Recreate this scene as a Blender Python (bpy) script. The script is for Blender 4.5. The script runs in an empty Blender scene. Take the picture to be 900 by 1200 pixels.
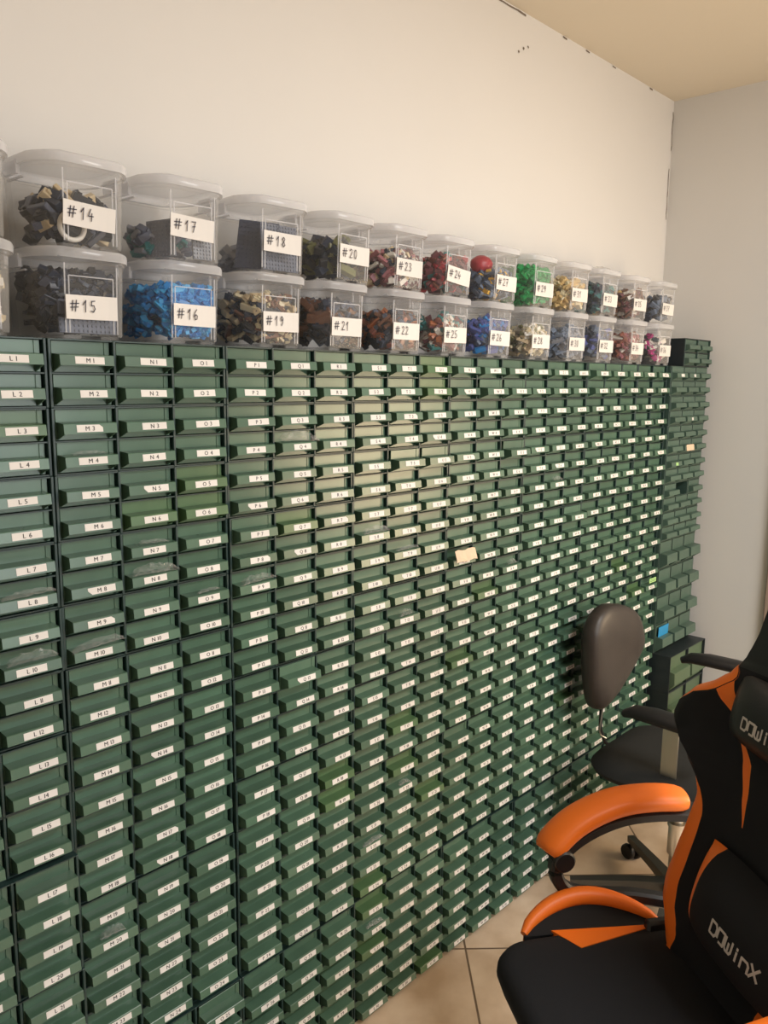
import bpy, math, random
from mathutils import Vector, Matrix
random.seed(7)
scene = bpy.context.scene
COL = scene.collection
PI = math.pi

# ------------------------------------------------------------------ materials
def srgb(r, g, b):
    f = lambda v: (v/255/12.92) if v/255 <= 0.04045 else ((v/255+0.055)/1.055)**2.4
    return (f(r), f(g), f(b), 1.0)

def mat(name, col, rough=0.5, metal=0.0, spec=0.5, vary=0.0, noise=0.0, nscale=30.0, bump=0.0, bscale=200.0, coat=0.0):
    m = bpy.data.materials.new(name); m.use_nodes = True
    nt = m.node_tree; b = nt.nodes['Principled BSDF']
    b.inputs['Base Color'].default_value = col
    b.inputs['Roughness'].default_value = rough
    b.inputs['Metallic'].default_value = metal
    b.inputs['Specular IOR Level'].default_value = spec
    b.inputs['Coat Weight'].default_value = coat
    src = None
    if vary or noise:
        hsv = nt.nodes.new('ShaderNodeHueSaturation')
        hsv.inputs['Color'].default_value = col
        val = None
        if vary:
            oi = nt.nodes.new('ShaderNodeObjectInfo')
            mr = nt.nodes.new('ShaderNodeMapRange')
            mr.inputs['To Min'].default_value = 1-vary; mr.inputs['To Max'].default_value = 1+vary
            nt.links.new(oi.outputs['Random'], mr.inputs['Value']); val = mr.outputs['Result']
        if noise:
            tc = nt.nodes.new('ShaderNodeTexCoord'); nz = nt.nodes.new('ShaderNodeTexNoise')
            nz.inputs['Scale'].default_value = nscale; nz.inputs['Detail'].default_value = 4
            nt.links.new(tc.outputs['Object'], nz.inputs['Vector'])
            m2 = nt.nodes.new('ShaderNodeMapRange')
            m2.inputs['From Min'].default_value = 0.3; m2.inputs['From Max'].default_value = 0.7
            m2.inputs['To Min'].default_value = 1-noise; m2.inputs['To Max'].default_value = 1+noise
            nt.links.new(nz.outputs['Fac'], m2.inputs['Value'])
            if val is None: val = m2.outputs['Result']
            else:
                mu = nt.nodes.new('ShaderNodeMath'); mu.operation = 'MULTIPLY'
                nt.links.new(val, mu.inputs[0]); nt.links.new(m2.outputs['Result'], mu.inputs[1]); val = mu.outputs[0]
        nt.links.new(val, hsv.inputs['Value'])
        nt.links.new(hsv.outputs['Color'], b.inputs['Base Color'])
    if bump:
        tc = nt.nodes.new('ShaderNodeTexCoord'); nz = nt.nodes.new('ShaderNodeTexNoise')
        nz.inputs['Scale'].default_value = bscale; nz.inputs['Detail'].default_value = 3
        bp = nt.nodes.new('ShaderNodeBump'); bp.inputs['Strength'].default_value = bump; bp.inputs['Distance'].default_value = 0.002
        nt.links.new(tc.outputs['Object'], nz.inputs['Vector']); nt.links.new(nz.outputs['Fac'], bp.inputs['Height'])
        nt.links.new(bp.outputs['Normal'], b.inputs['Normal'])
    return m

def clear_mat(name, tint, haze, haze_col, rough=0.12):
    """thin clear plastic: mostly see-through, a share of milky glossy plastic, stronger at grazing angles"""
    m = bpy.data.materials.new(name); m.use_nodes = True
    nt = m.node_tree; b = nt.nodes['Principled BSDF']; out = nt.nodes['Material Output']
    b.inputs['Base Color'].default_value = haze_col; b.inputs['Roughness'].default_value = rough
    tr = nt.nodes.new('ShaderNodeBsdfTransparent'); tr.inputs['Color'].default_value = tint
    lw = nt.nodes.new('ShaderNodeLayerWeight'); lw.inputs['Blend'].default_value = 0.25
    mr = nt.nodes.new('ShaderNodeMapRange')
    mr.inputs['To Min'].default_value = haze; mr.inputs['To Max'].default_value = min(1, haze+0.5)
    mx = nt.nodes.new('ShaderNodeMixShader')
    nt.links.new(lw.outputs['Facing'], mr.inputs['Value']); nt.links.new(mr.outputs['Result'], mx.inputs['Fac'])
    nt.links.new(tr.outputs[0], mx.inputs[1]); nt.links.new(b.outputs[0], mx.inputs[2])
    nt.links.new(mx.outputs[0], out.inputs['Surface'])
    return m

M = {}
M['drawer'] = mat('green_plastic', srgb(77, 105, 87), 0.25, vary=0.13, noise=0.05, nscale=25)
M['drawer_olive'] = mat('olive_green_plastic', srgb(76, 106, 72), 0.3, vary=0.10, noise=0.06)
M['frame'] = mat('dark_green_frame_plastic', srgb(36, 58, 56), 0.4, noise=0.06)
M['end_drawer'] = mat('grey_green_plastic', srgb(78, 101, 89), 0.4, vary=0.08, noise=0.05)
M['end_frame'] = mat('end_frame_plastic', srgb(60, 81, 73), 0.42)
M['slate'] = mat('slate_plastic', srgb(38, 46, 49), 0.45, noise=0.06)
M['big_drawer'] = mat('moss_drawer_plastic', srgb(86, 106, 82), 0.42, vary=0.06)
M['paper'] = mat('white_label_paper', srgb(222, 219, 215), 0.7, vary=0.03)
M['paper_green'] = mat('pale_green_label_paper', srgb(170, 214, 140), 0.7)
M['paper_beige'] = mat('beige_label_paper', srgb(222, 196, 170), 0.7)
M['ink'] = mat('label_ink', srgb(34, 34, 38), 0.8)
M['pen'] = mat('pen_ink', srgb(40, 40, 60), 0.7)
M['clear'] = clear_mat('clear_box_plastic', (0.96, 0.96, 0.96, 1), 0.06, (0.72, 0.71, 0.69, 1))
M['lid'] = clear_mat('milky_lid_plastic', (0.94, 0.94, 0.95, 1), 0.26, (0.92, 0.93, 0.96, 1), 0.15)
M['film'] = clear_mat('thin_plastic_film', (0.97, 0.97, 0.97, 1), 0.07, (0.8, 0.8, 0.78, 1), 0.08)
M['black_fabric'] = mat('black_fabric', srgb(30, 31, 34), 0.85, spec=0.25, bump=0.25, bscale=900)
M['black_leather'] = mat('black_leatherette', srgb(24, 23, 24), 0.45, bump=0.15, bscale=350)
M['orange'] = mat('orange_leatherette', srgb(250, 124, 36), 0.42, bump=0.12, bscale=350)
M['black_plastic'] = mat('black_plastic', srgb(26, 25, 26), 0.45)
M['chrome'] = mat('brushed_chrome', srgb(214, 208, 196), 0.34, metal=1.0)
M['grey_metal'] = mat('grey_painted_metal', srgb(84, 82, 76), 0.4, metal=0.6)
M['white_thread'] = mat('pale_grey_lettering', srgb(205, 198, 192), 0.6)
M['old_leather'] = mat('worn_black_leather', srgb(52, 46, 42), 0.42, noise=0.12, nscale=14, bump=0.2, bscale=260)
M['office_fabric'] = mat('office_seat_fabric', srgb(34, 35, 34), 0.8, spec=0.3, bump=0.25, bscale=800)
M['wire'] = mat('thin_steel', srgb(180, 178, 170), 0.3, metal=1.0)
M['blue'] = mat('blue_card', srgb(40, 140, 195), 0.6)
M['crack'] = mat('dark_crack', srgb(120, 108, 96), 0.9)
M['jamb'] = mat('brown_door_frame', srgb(150, 132, 118), 0.6)
M['wall'] = mat('cream_wall_paint', srgb(222, 220, 217), 0.8, spec=0.25, noise=0.012, nscale=2.0, bump=0.04, bscale=120)
M['wall2'] = mat('back_wall_paint', srgb(218, 216, 212), 0.8, spec=0.25, noise=0.012, nscale=2.0)
M['ceil'] = mat('ceiling_paint', srgb(214, 204, 186), 0.85, spec=0.2)

def tile_mat():
    m = bpy.data.materials.new('beige_floor_tiles'); m.use_nodes = True
    nt = m.node_tree; b = nt.nodes['Principled BSDF']; N = nt.nodes.new; L = nt.links.new
    g = N('ShaderNodeNewGeometry')
    def dot(v):
        d = N('ShaderNodeVectorMath'); d.operation = 'DOT_PRODUCT'; d.inputs[1].default_value = v
        L(g.outputs['Position'], d.inputs[0]); return d.outputs['Value']
    def ma(op, a, bb):
        n = N('ShaderNodeMath'); n.operation = op
        for i, v in enumerate((a, bb)):
            if isinstance(v, (int, float)): n.inputs[i].default_value = v
            else: L(v, n.inputs[i])
        return n.outputs[0]
    s = 1/math.sqrt(2)
    us = []
    for v, off in (((s, s, 0), 0.872), ((s, -s, 0), 0.913)):
        t = ma('DIVIDE', ma('SUBTRACT', dot(v), off), 0.356); us.append(t)
    ed = []
    for t in us:
        fr = ma('FRACT', t, 0)
        d = ma('MINIMUM', fr, ma('SUBTRACT', 1.0, fr)); ed.append(d)
    e = ma('MINIMUM', ed[0], ed[1])
    mk = N('ShaderNodeMapRange'); mk.inputs['From Min'].default_value = 0.006; mk.inputs['From Max'].default_value = 0.011
    L(e, mk.inputs['Value'])
    cmb = N('ShaderNodeCombineXYZ'); L(ma('FLOOR', us[0], 0), cmb.inputs[0]); L(ma('FLOOR', us[1], 0), cmb.inputs[1])
    wn = N('ShaderNodeTexWhiteNoise'); L(cmb.outputs[0], wn.inputs['Vector'])
    nz = N('ShaderNodeTexNoise'); nz.inputs['Scale'].default_value = 7; nz.inputs['Detail'].default_value = 6
    off = N('ShaderNodeVectorMath'); off.operation = 'ADD'; L(g.outputs['Position'], off.inputs[0]); L(wn.outputs['Color'], off.inputs[1])
    L(off.outputs[0], nz.inputs['Vector'])
    cr = N('ShaderNodeValToRGB'); cr.color_ramp.elements[0].position = 0.3; cr.color_ramp.elements[1].position = 0.7
    cr.color_ramp.elements[0].color = srgb(196, 170, 142); cr.color_ramp.elements[1].color = srgb(232, 212, 188)
    L(nz.outputs['Fac'], cr.inputs['Fac'])
    mx = N('ShaderNodeMix'); mx.data_type = 'RGBA'; mx.inputs['A'].default_value = srgb(120, 102, 84)
    L(mk.outputs['Result'], mx.inputs['Factor']); L(cr.outputs['Color'], mx.inputs['B'])
    L(mx.outputs['Result'], b.inputs['Base Color'])
    b.inputs['Roughness'].default_value = 0.32
    bp = N('ShaderNodeBump'); bp.inputs['Strength'].default_value = 0.3; bp.inputs['Distance'].default_value = 0.003
    L(mk.outputs['Result'], bp.inputs['Height']); L(bp.outputs['Normal'], b.inputs['Normal'])
    return m
M['tiles'] = tile_mat()

# ------------------------------------------------------------------ mesh building
class MB:
    def __init__(s): s.v = []; s.f = []; s.mi = []; s.mats = []
    def m(s, material):
        if material not in s.mats: s.mats.append(material)
        return s.mats.index(material)
    def face(s, idx, material): s.f.append(tuple(idx)); s.mi.append(s.m(material))
    def pts(s, P):
        b = len(s.v); s.v.extend([tuple(p) for p in P]); return list(range(b, b+len(P)))
    def poly(s, P, material): s.face(s.pts(P), material)
    def box(s, x0, x1, y0, y1, z0, z1, material, X=None):
        P = [(x0,y0,z0),(x1,y0,z0),(x1,y1,z0),(x0,y1,z0),(x0,y0,z1),(x1,y0,z1),(x1,y1,z1),(x0,y1,z1)]
        if X is not None: P = [X @ Vector(p) for p in P]
        i = s.pts(P)
        for q in ((3,2,1,0),(4,5,6,7),(0,1,5,4),(1,2,6,5),(2,3,7,6),(3,0,4,7)): s.face([i[k] for k in q], material)
    def bbox(s, x0, x1, y0, y1, z0, z1, b, material, X=None):
        """box with all its edges chamfered by b"""
        cx, cy, cz = (x0+x1)/2, (y0+y1)/2, (z0+z1)/2; h = ((x1-x0)/2, (y1-y0)/2, (z1-z0)/2)
        idx = {}
        for sx in (-1,1):
            for sy in (-1,1):
                for sz in (-1,1):
                    for a in range(3):
                        q = [sx*(h[0]-b), sy*(h[1]-b), sz*(h[2]-b)]; q[a] = (sx,sy,sz)[a]*h[a]
                        p = Vector((cx+q[0], cy+q[1], cz+q[2]))
                        if X is not None: p = X @ p
                        idx[(sx,sy,sz,a)] = s.pts([p])[0]
        c = lambda sx,sy,sz,a: idx[(sx,sy,sz,a)]
        for a in range(3):
            o = [k for k in range(3) if k != a]
            for sg in (-1,1):
                r = []
                for u,w in ((-1,-1),(1,-1),(1,1),(-1,1)):
                    t=[0,0,0]; t[a]=sg; t[o[0]]=u; t[o[1]]=w; r.append(c(*t,a))
                s.face(r if (sg>0) ^ (a==1) else r[::-1], material)
            for u in (-1,1):
                for w in (-1,1):
                    t1=[0,0,0]; t1[a]=-1; t1[o[0]]=u; t1[o[1]]=w; t2=list(t1); t2[a]=1
                    r=[c(*t1,o[0]),c(*t2,o[0]),c(*t2,o[1]),c(*t1,o[1])]
                    s.face(r, material)
        for sx in (-1,1):
            for sy in (-1,1):
                for sz in (-1,1):
                    s.face([c(sx,sy,sz,k) for k in range(3)], material)
    def loft(s, rings, material, closed=True, cap0=True, cap1=True, mf=None):
        n = len(rings[0]); I = [s.pts(r) for r in rings]
        for a in range(len(rings)-1):
            for k in range(n if closed else n-1):
                k2 = (k+1) % n
                s.face((I[a][k], I[a][k2], I[a+1][k2], I[a+1][k]), mf(a, k) if mf else material)
        if cap0: s.face(I[0][::-1], mf(0, 0) if mf and material is None else material)
        if cap1: s.face(I[-1], material)
        return I
    def tube(s, path, r, material, n=10, caps=True):
        path = [Vector(p) for p in path]
        rs = r if isinstance(r, (list, tuple)) else [r]*len(path)
        rings = []; up = None
        for i, p in enumerate(path):
            t = (path[min(i+1, len(path)-1)]-path[max(i-1, 0)]).normalized()
            if up is None:
                a = Vector((0,0,1)) if abs(t.z) < 0.9 else Vector((1,0,0))
                up = (a-t*a.dot(t)).normalized()
            else: up = (up-t*up.dot(t)).normalized()
            w = t.cross(up)
            rings.append([p+(up*math.cos(2*PI*k/n)+w*math.sin(2*PI*k/n))*rs[i] for k in range(n)])
        s.loft(rings, material, cap0=caps, cap1=caps)
    def sweep(s, path, sect, material, side=Vector((0,1,0)), scales=None):
        """sect: list of (a,b): a along side axis, b along the normal (side x tangent)"""
        path = [Vector(p) for p in path]; rings = []
        for i, p in enumerate(path):
            t = (path[min(i+1, len(path)-1)]-path[max(i-1, 0)]).normalized()
            sd = (side-t*side.dot(t)).normalized(); nn = t.cross(sd)
            if nn.z < 0: nn = -nn
            k = scales[i] if scales else 1
            rings.append([p+sd*(a*k)+nn*(b*k) for a, b in sect])
        s.loft(rings, material)
    def lathe(s, prof, material, n=20, X=None):
        rings = []
        for r, z in prof:
            rg = [Vector((r*math.cos(2*PI*k/n), r*math.sin(2*PI*k/n), z)) for k in range(n)]
            rings.append([X @ p for p in rg] if X is not None else rg)
        s.loft(rings, material)
    def mesh(s, name, smooth=None):
        me = bpy.data.meshes.new(name); me.from_pydata(s.v, [], s.f)
        for x in s.mats: me.materials.append(x)
        me.polygons.foreach_set('material_index', s.mi)
        if smooth is not None:
            me.polygons.foreach_set('use_smooth', [True]*len(me.polygons))
        me.update()
        import bmesh
        bm = bmesh.new(); bm.from_mesh(me); bmesh.ops.recalc_face_normals(bm, faces=bm.faces); bm.to_mesh(me); bm.free()
        if smooth is not None: me.set_sharp_from_angle(angle=math.radians(smooth))
        return me

def link(name, data, parent=None, loc=(0,0,0), rot=None):
    o = bpy.data.objects.new(name, data); COL.objects.link(o)
    if parent is not None: o.parent = parent
    o.location = loc
    if rot is not None: o.rotation_euler = rot
    return o
def tag(o, label, cat, group=None, kind=None):
    o['label'] = label; o['category'] = cat
    if group: o['group'] = group
    if kind: o['kind'] = kind
    return o
def struct(name, mb, label=None):
    o = link(name, mb.mesh(name)); o['kind'] = 'structure'
    if label: o['label'] = label
    return o
def empty(name, loc, rz=0):
    o = link(name, None, None, loc, (0,0,rz)); o.empty_display_size = 0.05; return o

# ------------------------------------------------------------------ camera
cam_d = bpy.data.cameras.new('camera'); cam = bpy.data.objects.new('camera', cam_d); COL.objects.link(cam)
YAW, PITCH, ROLL, F = 0.8205, -0.1614, 0.0107, 954.97
d = Vector((math.sin(YAW)*math.cos(PITCH), math.cos(YAW)*math.cos(PITCH), math.sin(PITCH)))
r0 = Vector((math.cos(YAW), -math.sin(YAW), 0)); u0 = r0.cross(d)
r1 = r0*math.cos(ROLL)+u0*math.sin(ROLL); u1 = -r0*math.sin(ROLL)+u0*math.cos(ROLL)
mw = Matrix(((r1.x,u1.x,-d.x,0),(r1.y,u1.y,-d.y,0),(r1.z,u1.z,-d.z,0),(0,0,0,1)))
mw.translation = Vector((-0.5034, -1.3262, 1.6629))
cam.matrix_world = mw
cam_d.sensor_fit = 'VERTICAL'; cam_d.sensor_height = 24.0; cam_d.lens = F*24.0/1200.0
cam_d.clip_start = 0.05
scene.camera = cam

# ------------------------------------------------------------------ room
XL, XR, YF, YB, ZC = -2.6, 2.885, -3.4, 0.24, 2.792
def slab(name, x0, x1, y0, y1, z0, z1, m, label):
    b = MB(); b.box(x0, x1, y0, y1, z0, z1, m); return struct(name, b, label)
slab('floor', XL-.1, XR+.1, YF-.1, YB+.1, -.1, 0, M['tiles'], 'beige stone tile floor laid diagonally')
slab('ceiling', XL-.1, XR+.1, YF-.1, YB+.1, ZC, ZC+.1, M['ceil'], 'plain cream ceiling')
wl = slab('wall_left', XL-.1, XR, YB, YB+.1, 0, ZC, M['wall'], 'cream wall behind the drawer cabinets')
wb = slab('wall_back', XR, XR+.1, YF, YB+.1, 0, ZC, M['wall2'], 'pale wall at the end of the cabinets')
slab('wall_front', XL-.1, XL, YF, YB, 0, ZC, M['wall'], 'wall behind the viewer')
slab('wall_right', XL, XR+.1, YF-.1, YF, 0, ZC, M['wall'], 'wall facing the cabinets')
b = MB()
b.bbox(XR-.03, XR, -.40, -.283, 0, 2.12, .004, M['jamb'])
struct('door_1', b, 'brown door frame edge on the back wall')
# hairline cracks where the walls and ceiling meet
def crack(path, w, wall):
    b = MB(); P = [Vector(p) for p in path]
    for a, c in zip(P[:-1], P[1:]):
        t = (c-a).normalized(); n = Vector((0,-1,0)) if wall == 'l' else Vector((-1,0,0))
        s = t.cross(n)*w*random.uniform(.35, .6)
        b.poly([a-s, c-s, c+s, a+s], M['crack'])
    o = link('crack', b.mesh('crack'), wl if wall == 'l' else wb); o['kind'] = 'structure'
def jag(a, c, n, j, axis):
    out = []
    for k in range(n+1):
        p = Vector(a).lerp(Vector(c), k/n); p[axis] += random.uniform(-j, j); out.append(p)
    return out
yc = YB-.0012
crack(jag((1.45,yc,ZC-.004), (1.80,yc,ZC-.006), 8, .002, 2), .006, 'l')
for x in (2.02, 2.17, 2.36, 2.66): crack([(x,yc,ZC-.005), (x+.025,yc,ZC-.006)], .005, 'l')
crack(jag((XR-.004,yc,2.75), (XR-.004,yc,2.60), 7, .003, 0), .005, 'l')
crack(jag((XR-.012,yc,2.53), (XR-.010,yc,2.33), 9, .003, 0), .005, 'l')
for x, z in ((1.764,2.674), (1.815,2.701), (1.79, 2.69)): crack([(x,yc,z), (x+.006,yc,z-.004)], .008, 'l')

# ------------------------------------------------------------------ glyphs for printed labels
GL = {}
def glyph(ch):
    if ch not in GL:
        cu = bpy.data.curves.new('glyph', 'FONT'); cu.body = ch; cu.size = 1.0; cu.resolution_u = 2; cu.offset = 0.0
        o = bpy.data.objects.new('glyph', cu); COL.objects.link(o)
        me = bpy.data.meshes.new_from_object(o.evaluated_get(bpy.context.evaluated_depsgraph_get()))
        V = [tuple(v.co) for v in me.vertices]; Fc = [tuple(p.vertices) for p in me.polygons]
        x0 = min(v[0] for v in V); x1 = max(v[0] for v in V)
        GL[ch] = ([(v[0]-x0, v[1]) for v in V], Fc, x1-x0)
        bpy.data.objects.remove(o); bpy.data.curves.remove(cu); bpy.data.meshes.remove(me)
    return GL[ch]
for ch in 'ABCDEFGHIJKLMNOPQRSTUVWXYZ0123456789': glyph(ch)
def text_on(mb, s, h, cx, y, cz, material):
    """text in the xz plane facing -y, capital height h, centred"""
    k = h/0.7; w = 0; lay = []
    for ch in s:
        if ch == ' ': w += .38; continue
        V, Fc, gw = glyph(ch); lay.append((w, V, Fc)); w += gw+.13
    w -= .13
    for ox, V, Fc in lay:
        for q in (0, .035):
            i = mb.pts([(cx+(ox+q+v[0]-w/2)*k, y-q*.001, cz+(v[1]-.35)*k) for v in V])
            for f in Fc: mb.face([i[a] for a in f], material)

def colname(i):                       # i = 0 is column L
    return chr(ord('L')+i) if i <= 14 else 'A'+chr(ord('A')+i-15)

# ------------------------------------------------------------------ drawer cabinets
PZ = 0.0575; PX = 0.11887
W3 = 3*PX-.0014; T = .005; H2 = 2*PZ-.0006
CW = (W3-4*T)/3
CH = (H2-3*.0025)/2
FY = .020; BY = .205
def body_mesh(name, ncol, nrow, cw, ch, t, ht, fy, by, fm, im=None):
    b = MB(); W = ncol*cw+(ncol+1)*t; H = nrow*ch+(nrow+1)*ht
    for k in range(ncol+1):
        x = k*(cw+t); b.bbox(x, x+t, fy, by, 0, H, .0007, fm)
    for k in range(nrow+1):
        z = k*(ch+ht); b.box(t*.4, W-t*.4, fy+.0012, by, z+.0001, z+ht-.0001, im or fm)
    b.box(t, W-t, by-.003, by-.0005, ht, H-ht, im or fm)
    return b.mesh(name), W, H
def drawer_mesh(name, w, h, depth, m, lipf=1.0, tray=True):
    """front panel with a full-width open-bottomed grip; local origin: lower left of the cell, grip front at y=0"""
    b = MB(); k = h/.0535; g = depth
    x0, x1 = .0042, w-.0044
    yp = g+.002
    b.bbox(x0, x1-.0095, yp, yp+.0026, .0006, h-.0006, .0006, m)
    b.bbox(x1-.0080, x1+.0018, yp+.0004, yp+.0026, .0006, h-.0006, .0006, m)
    b.box(x1-.0100, x1-.0075, yp+.0016, yp+.0026, .0006, h-.0006, m)
    zt, zt2, zf, zb = .0318*k, .0300*k, .0290*k, .0122*k
    lx0, lx1 = .0055, w-.0095
    th = .0022
    # top plate and front plate as one bent profile
    prof = [(yp, zt), (.0034, zt2), (.0022, zf), (0, zb), (th, zb), (th+.0020, zf-th*.6), (yp, zt-th)]
    b.loft([[(x, y, z) for y, z in prof] for x in (lx0, lx1)], m)
    gus = [(yp, zt-.0004), (.0040, zt2-.0006), (.0030, zf-.0004), (.0006, zb), (yp, .0015)]
    for xa in (lx0+.0002, lx1-.0022):
        b.loft([[(x, y, z) for y, z in gus] for x in (xa, xa+.0020)], m)
    if tray:
        yb = BY-.012
        b.box(x0, x1, yp+.0026, yb, .0008, .0025, m)
        b.box(x0, x0+.0016, yp+.0026, yb, .0025, h*.8, m); b.box(x1-.0016, x1, yp+.0026, yb, .0025, h*.8, m)
        b.box(x0, x1, yb, yb+.0016, .0008, h*.8, m)
    return b.mesh(name)
body3, _, _ = body_mesh('cabinet_body', 3, 2, CW, CH, T, .0025, FY, BY, M['frame'])
body2, W2, _ = body_mesh('cabinet_body_narrow', 2, 2, CW, CH, T, .0025, FY, BY, M['frame'])
LIPD = .027
dm_green = drawer_mesh('drawer', CW, CH, LIPD, M['drawer'])
dm_olive = drawer_mesh('drawer_olive', CW, CH, LIPD, M['drawer_olive'])
LZ = .0208          # label centre height on the grip
def label_mesh(txt, w=.050, h=.0124, pm=None, clip=0):
    b = MB(); pm = pm or M['paper']; t = .0004
    P = [(-w/2,-h/2),(w/2,-h/2),(w/2,h/2),(-w/2,h/2)]
    if clip == 1: P = [(-w/2,-h/2),(w/2,-h/2),(w/2,h*.1),(w/2-h*.5,h/2),(-w/2,h/2)]
    if clip == 2: P = [(-w/2+h*.6,-h/2),(w/2,-h/2),(w/2,h/2),(-w/2,h/2),(-w/2,h*.1)]
    b.loft([[(x, 0, z) for x, z in P], [(x, -t, z) for x, z in P]], pm)
    if txt: text_on(b, txt, .0076, 0, -t-.0001, 0, M['ink'])
    return b.mesh('label')

OLIVE = {('L',3),('N',6),('O',5),('O',6),('U',1),('U',2),('Q',7),('R',18),('R',19),('S',24),('S',25),('S',27),('U',21),('U',30),('AE',15),('AD',13),('T',17),('W',12),('AA',20),('V',15),('T',19)}
PULL = {('T',5):.012,('U',5):.012,('W',2):.011,('X',2):.011,('X',5):.012,('W',6):.004,('AB',1):.008,('AC',1):.008,('AD',1):.008,
        ('AB',2):.006,('Q',13):.009,('O',25):.01,('L',17):.004,('S',13):.006,('AA',9):.008,('P',7):.004,('AB',6):.004,('V',19):.006,('S',26):.005}
ORD = ['topmost','second from top','third from top','fourth from top','fifth from top','sixth from top','seventh from top','eighth from top',
       'ninth from top','tenth from top','eleventh from top','fifth from the floor','fourth from the floor','third from the floor','second from the floor','lowest']
ORD = ORD[:10]+['sixth from the floor','fifth from the floor','fourth from the floor','third from the floor','lowest but one']
ORD = ['topmost','second from top','third from top','fourth from top','fifth from top','sixth from top','seventh from top','middle one',
       'seventh from floor','sixth from floor','fifth from floor','fourth from floor','third from floor','second from floor','lowest']
rnd = random.Random(3)
for tr in range(8):                      # stacks of three columns, the first is J K L
    c0 = tr*3-2
    ncol = 3 if tr < 7 else 2
    for k in range(15):                  # module k holds rows 2k+1 and 2k+2
        z = 1.725-2*PZ*(k+1)
        x = c0*PX+.0007+rnd.uniform(-.0006, .0006)
        y = rnd.uniform(-.003, .003)
        if k >= 12: y -= .014
        elif tr == 0 and k >= 8: y -= .016
        elif k >= 6 and tr in (2, 3): y -= .005
        elif tr in (2, 3) and k >= 3: y -= .002
        t = empty('drawer_cabinet', (x, y, z))
        a, e = colname(c0), colname(c0+ncol-1)
        if tr == 0: a = 'J'
        tag(t, 'green drawer cabinet with drawers %s %d to %s %d, %s in its stack' % (a, 2*k+1, e, 2*k+2, ORD[k]),
            'drawer cabinet', 'green drawer cabinets with white labels')
        link('body', body3 if ncol == 3 else body2, t)
        for i in range(ncol):
            for rr in range(2):
                row = 2*k+1+rr; cn = colname(c0+i) if c0+i >= 0 else 'JKL'[i]
                dx = T+i*(CW+T); dz = .0025+(1-rr)*(CH+.0025)
                pull = PULL.get((cn, row), 0)+abs(rnd.gauss(0, .0008))
                key = (cn, row)
                ol = key in OLIVE or rnd.random() < .006
                dr = link('drawer', dm_olive if ol else dm_green, t, (dx+rnd.uniform(-.0004,.0008), -pull, dz))
                if key in (('AC',11),): continue
                cl = rnd.choice([0]*14+[1,2])
                pm = M['paper']
                lb = link('label', label_mesh('%s %d' % (cn, row), w=.050+rnd.uniform(-.003,.003), pm=pm, clip=cl), dr,
                     (CW*.50+rnd.uniform(-.006,.006), -.0001+.00113, LZ+rnd.uniform(-.0006,.0006)), (-.1304, rnd.uniform(-.02,.02), 0))

# pale green extra tag on the fourth-from-corner column
b = MB(); b.bbox(-.028, .028, -.0012, 0, -.0085, .0085, .0004, M['paper_green'])
for q in (-.003, .003): b.box(-.02, .02, -.0016, -.0012, q-.0008, q+.0008, M['ink'])
tag(link('paper_tag', b.mesh('paper_tag'), None, (2.438, -.0012, .9115)), 'pale green paper tag hanging below a drawer label near the end bank', 'paper tag')

# ------------------------------------------------------------------ end bank by the far wall
EX0, EW, EP = 2.503, .1135, .1125
ecw = (3*EW-.0014-4*.003)/3
ebody_s, _, _ = body_mesh('end_body', 3, 2, ecw, (EP-.0008-3*.003)/2, .003, .003, FY-.012, BY-.01, M['end_frame'])
ebody_l, _, _ = body_mesh('end_body_tall', 3, 1, ecw, EP-.0008-2*.003, .003, .003, FY-.012, BY-.01, M['end_frame'])
ech = (EP-.0008-3*.003)/2
edm = drawer_mesh('end_drawer', ecw, ech, .02, M['end_drawer'], tray=True)
elh = EP-.0008-.006
edl = drawer_mesh('end_drawer_tall', ecw, elh, .03, M['end_drawer'], tray=False)
for k in range(10):
    z = 1.725-EP*(k+1); small = k < 6
    t = empty('drawer_cabinet', (EX0+rnd.uniform(-.0005,.0005), rnd.uniform(-.002,.002), z))
    names = ['topmost','second from top','third from top','fourth from top','with one slot empty','sixth from top',
             'first of four','second of four','third of four','lowest, with blue card']
    tag(t, ('grey green cabinet of six small drawers in the end bank, %s' if small else 'grey green cabinet of three deep drawers in the end bank, %s') % names[k],
        'drawer cabinet', 'end bank cabinets without drawer codes')
    link('body', ebody_s if small else ebody_l, t)
    for i in range(3):
        for rr in range(2 if small else 1):
            if (k, i, rr) == (4, 1, 0): continue
            dz = .003+((1-rr)*(ech+.003) if small else 0)
            dr = link('drawer', edm if small else edl, t, (.003+i*(ecw+.003), -.0155 if small else -.0255, dz))
            lb = {(0,0,0):('paper',.028), (0,1,0):('paper',.016), (3,0,0):('paper_green',.022), (3,0,1):None, (4,0,0):None, (2,1,1):('paper_beige',.07)}.get((k,i,rr))
            if k == 1 and i == 1 and rr == 1: lb = ('paper', .014)
            if lb:
                lm = label_mesh('', w=lb[1], h=.024 if lb[0] == 'paper_beige' else .011, pm=M[lb[0]])
                link('label', lm, dr, (ecw*.5, -.0001+.00113, .0208*ech/.0535), (-.1304, 0, 0))
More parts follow.
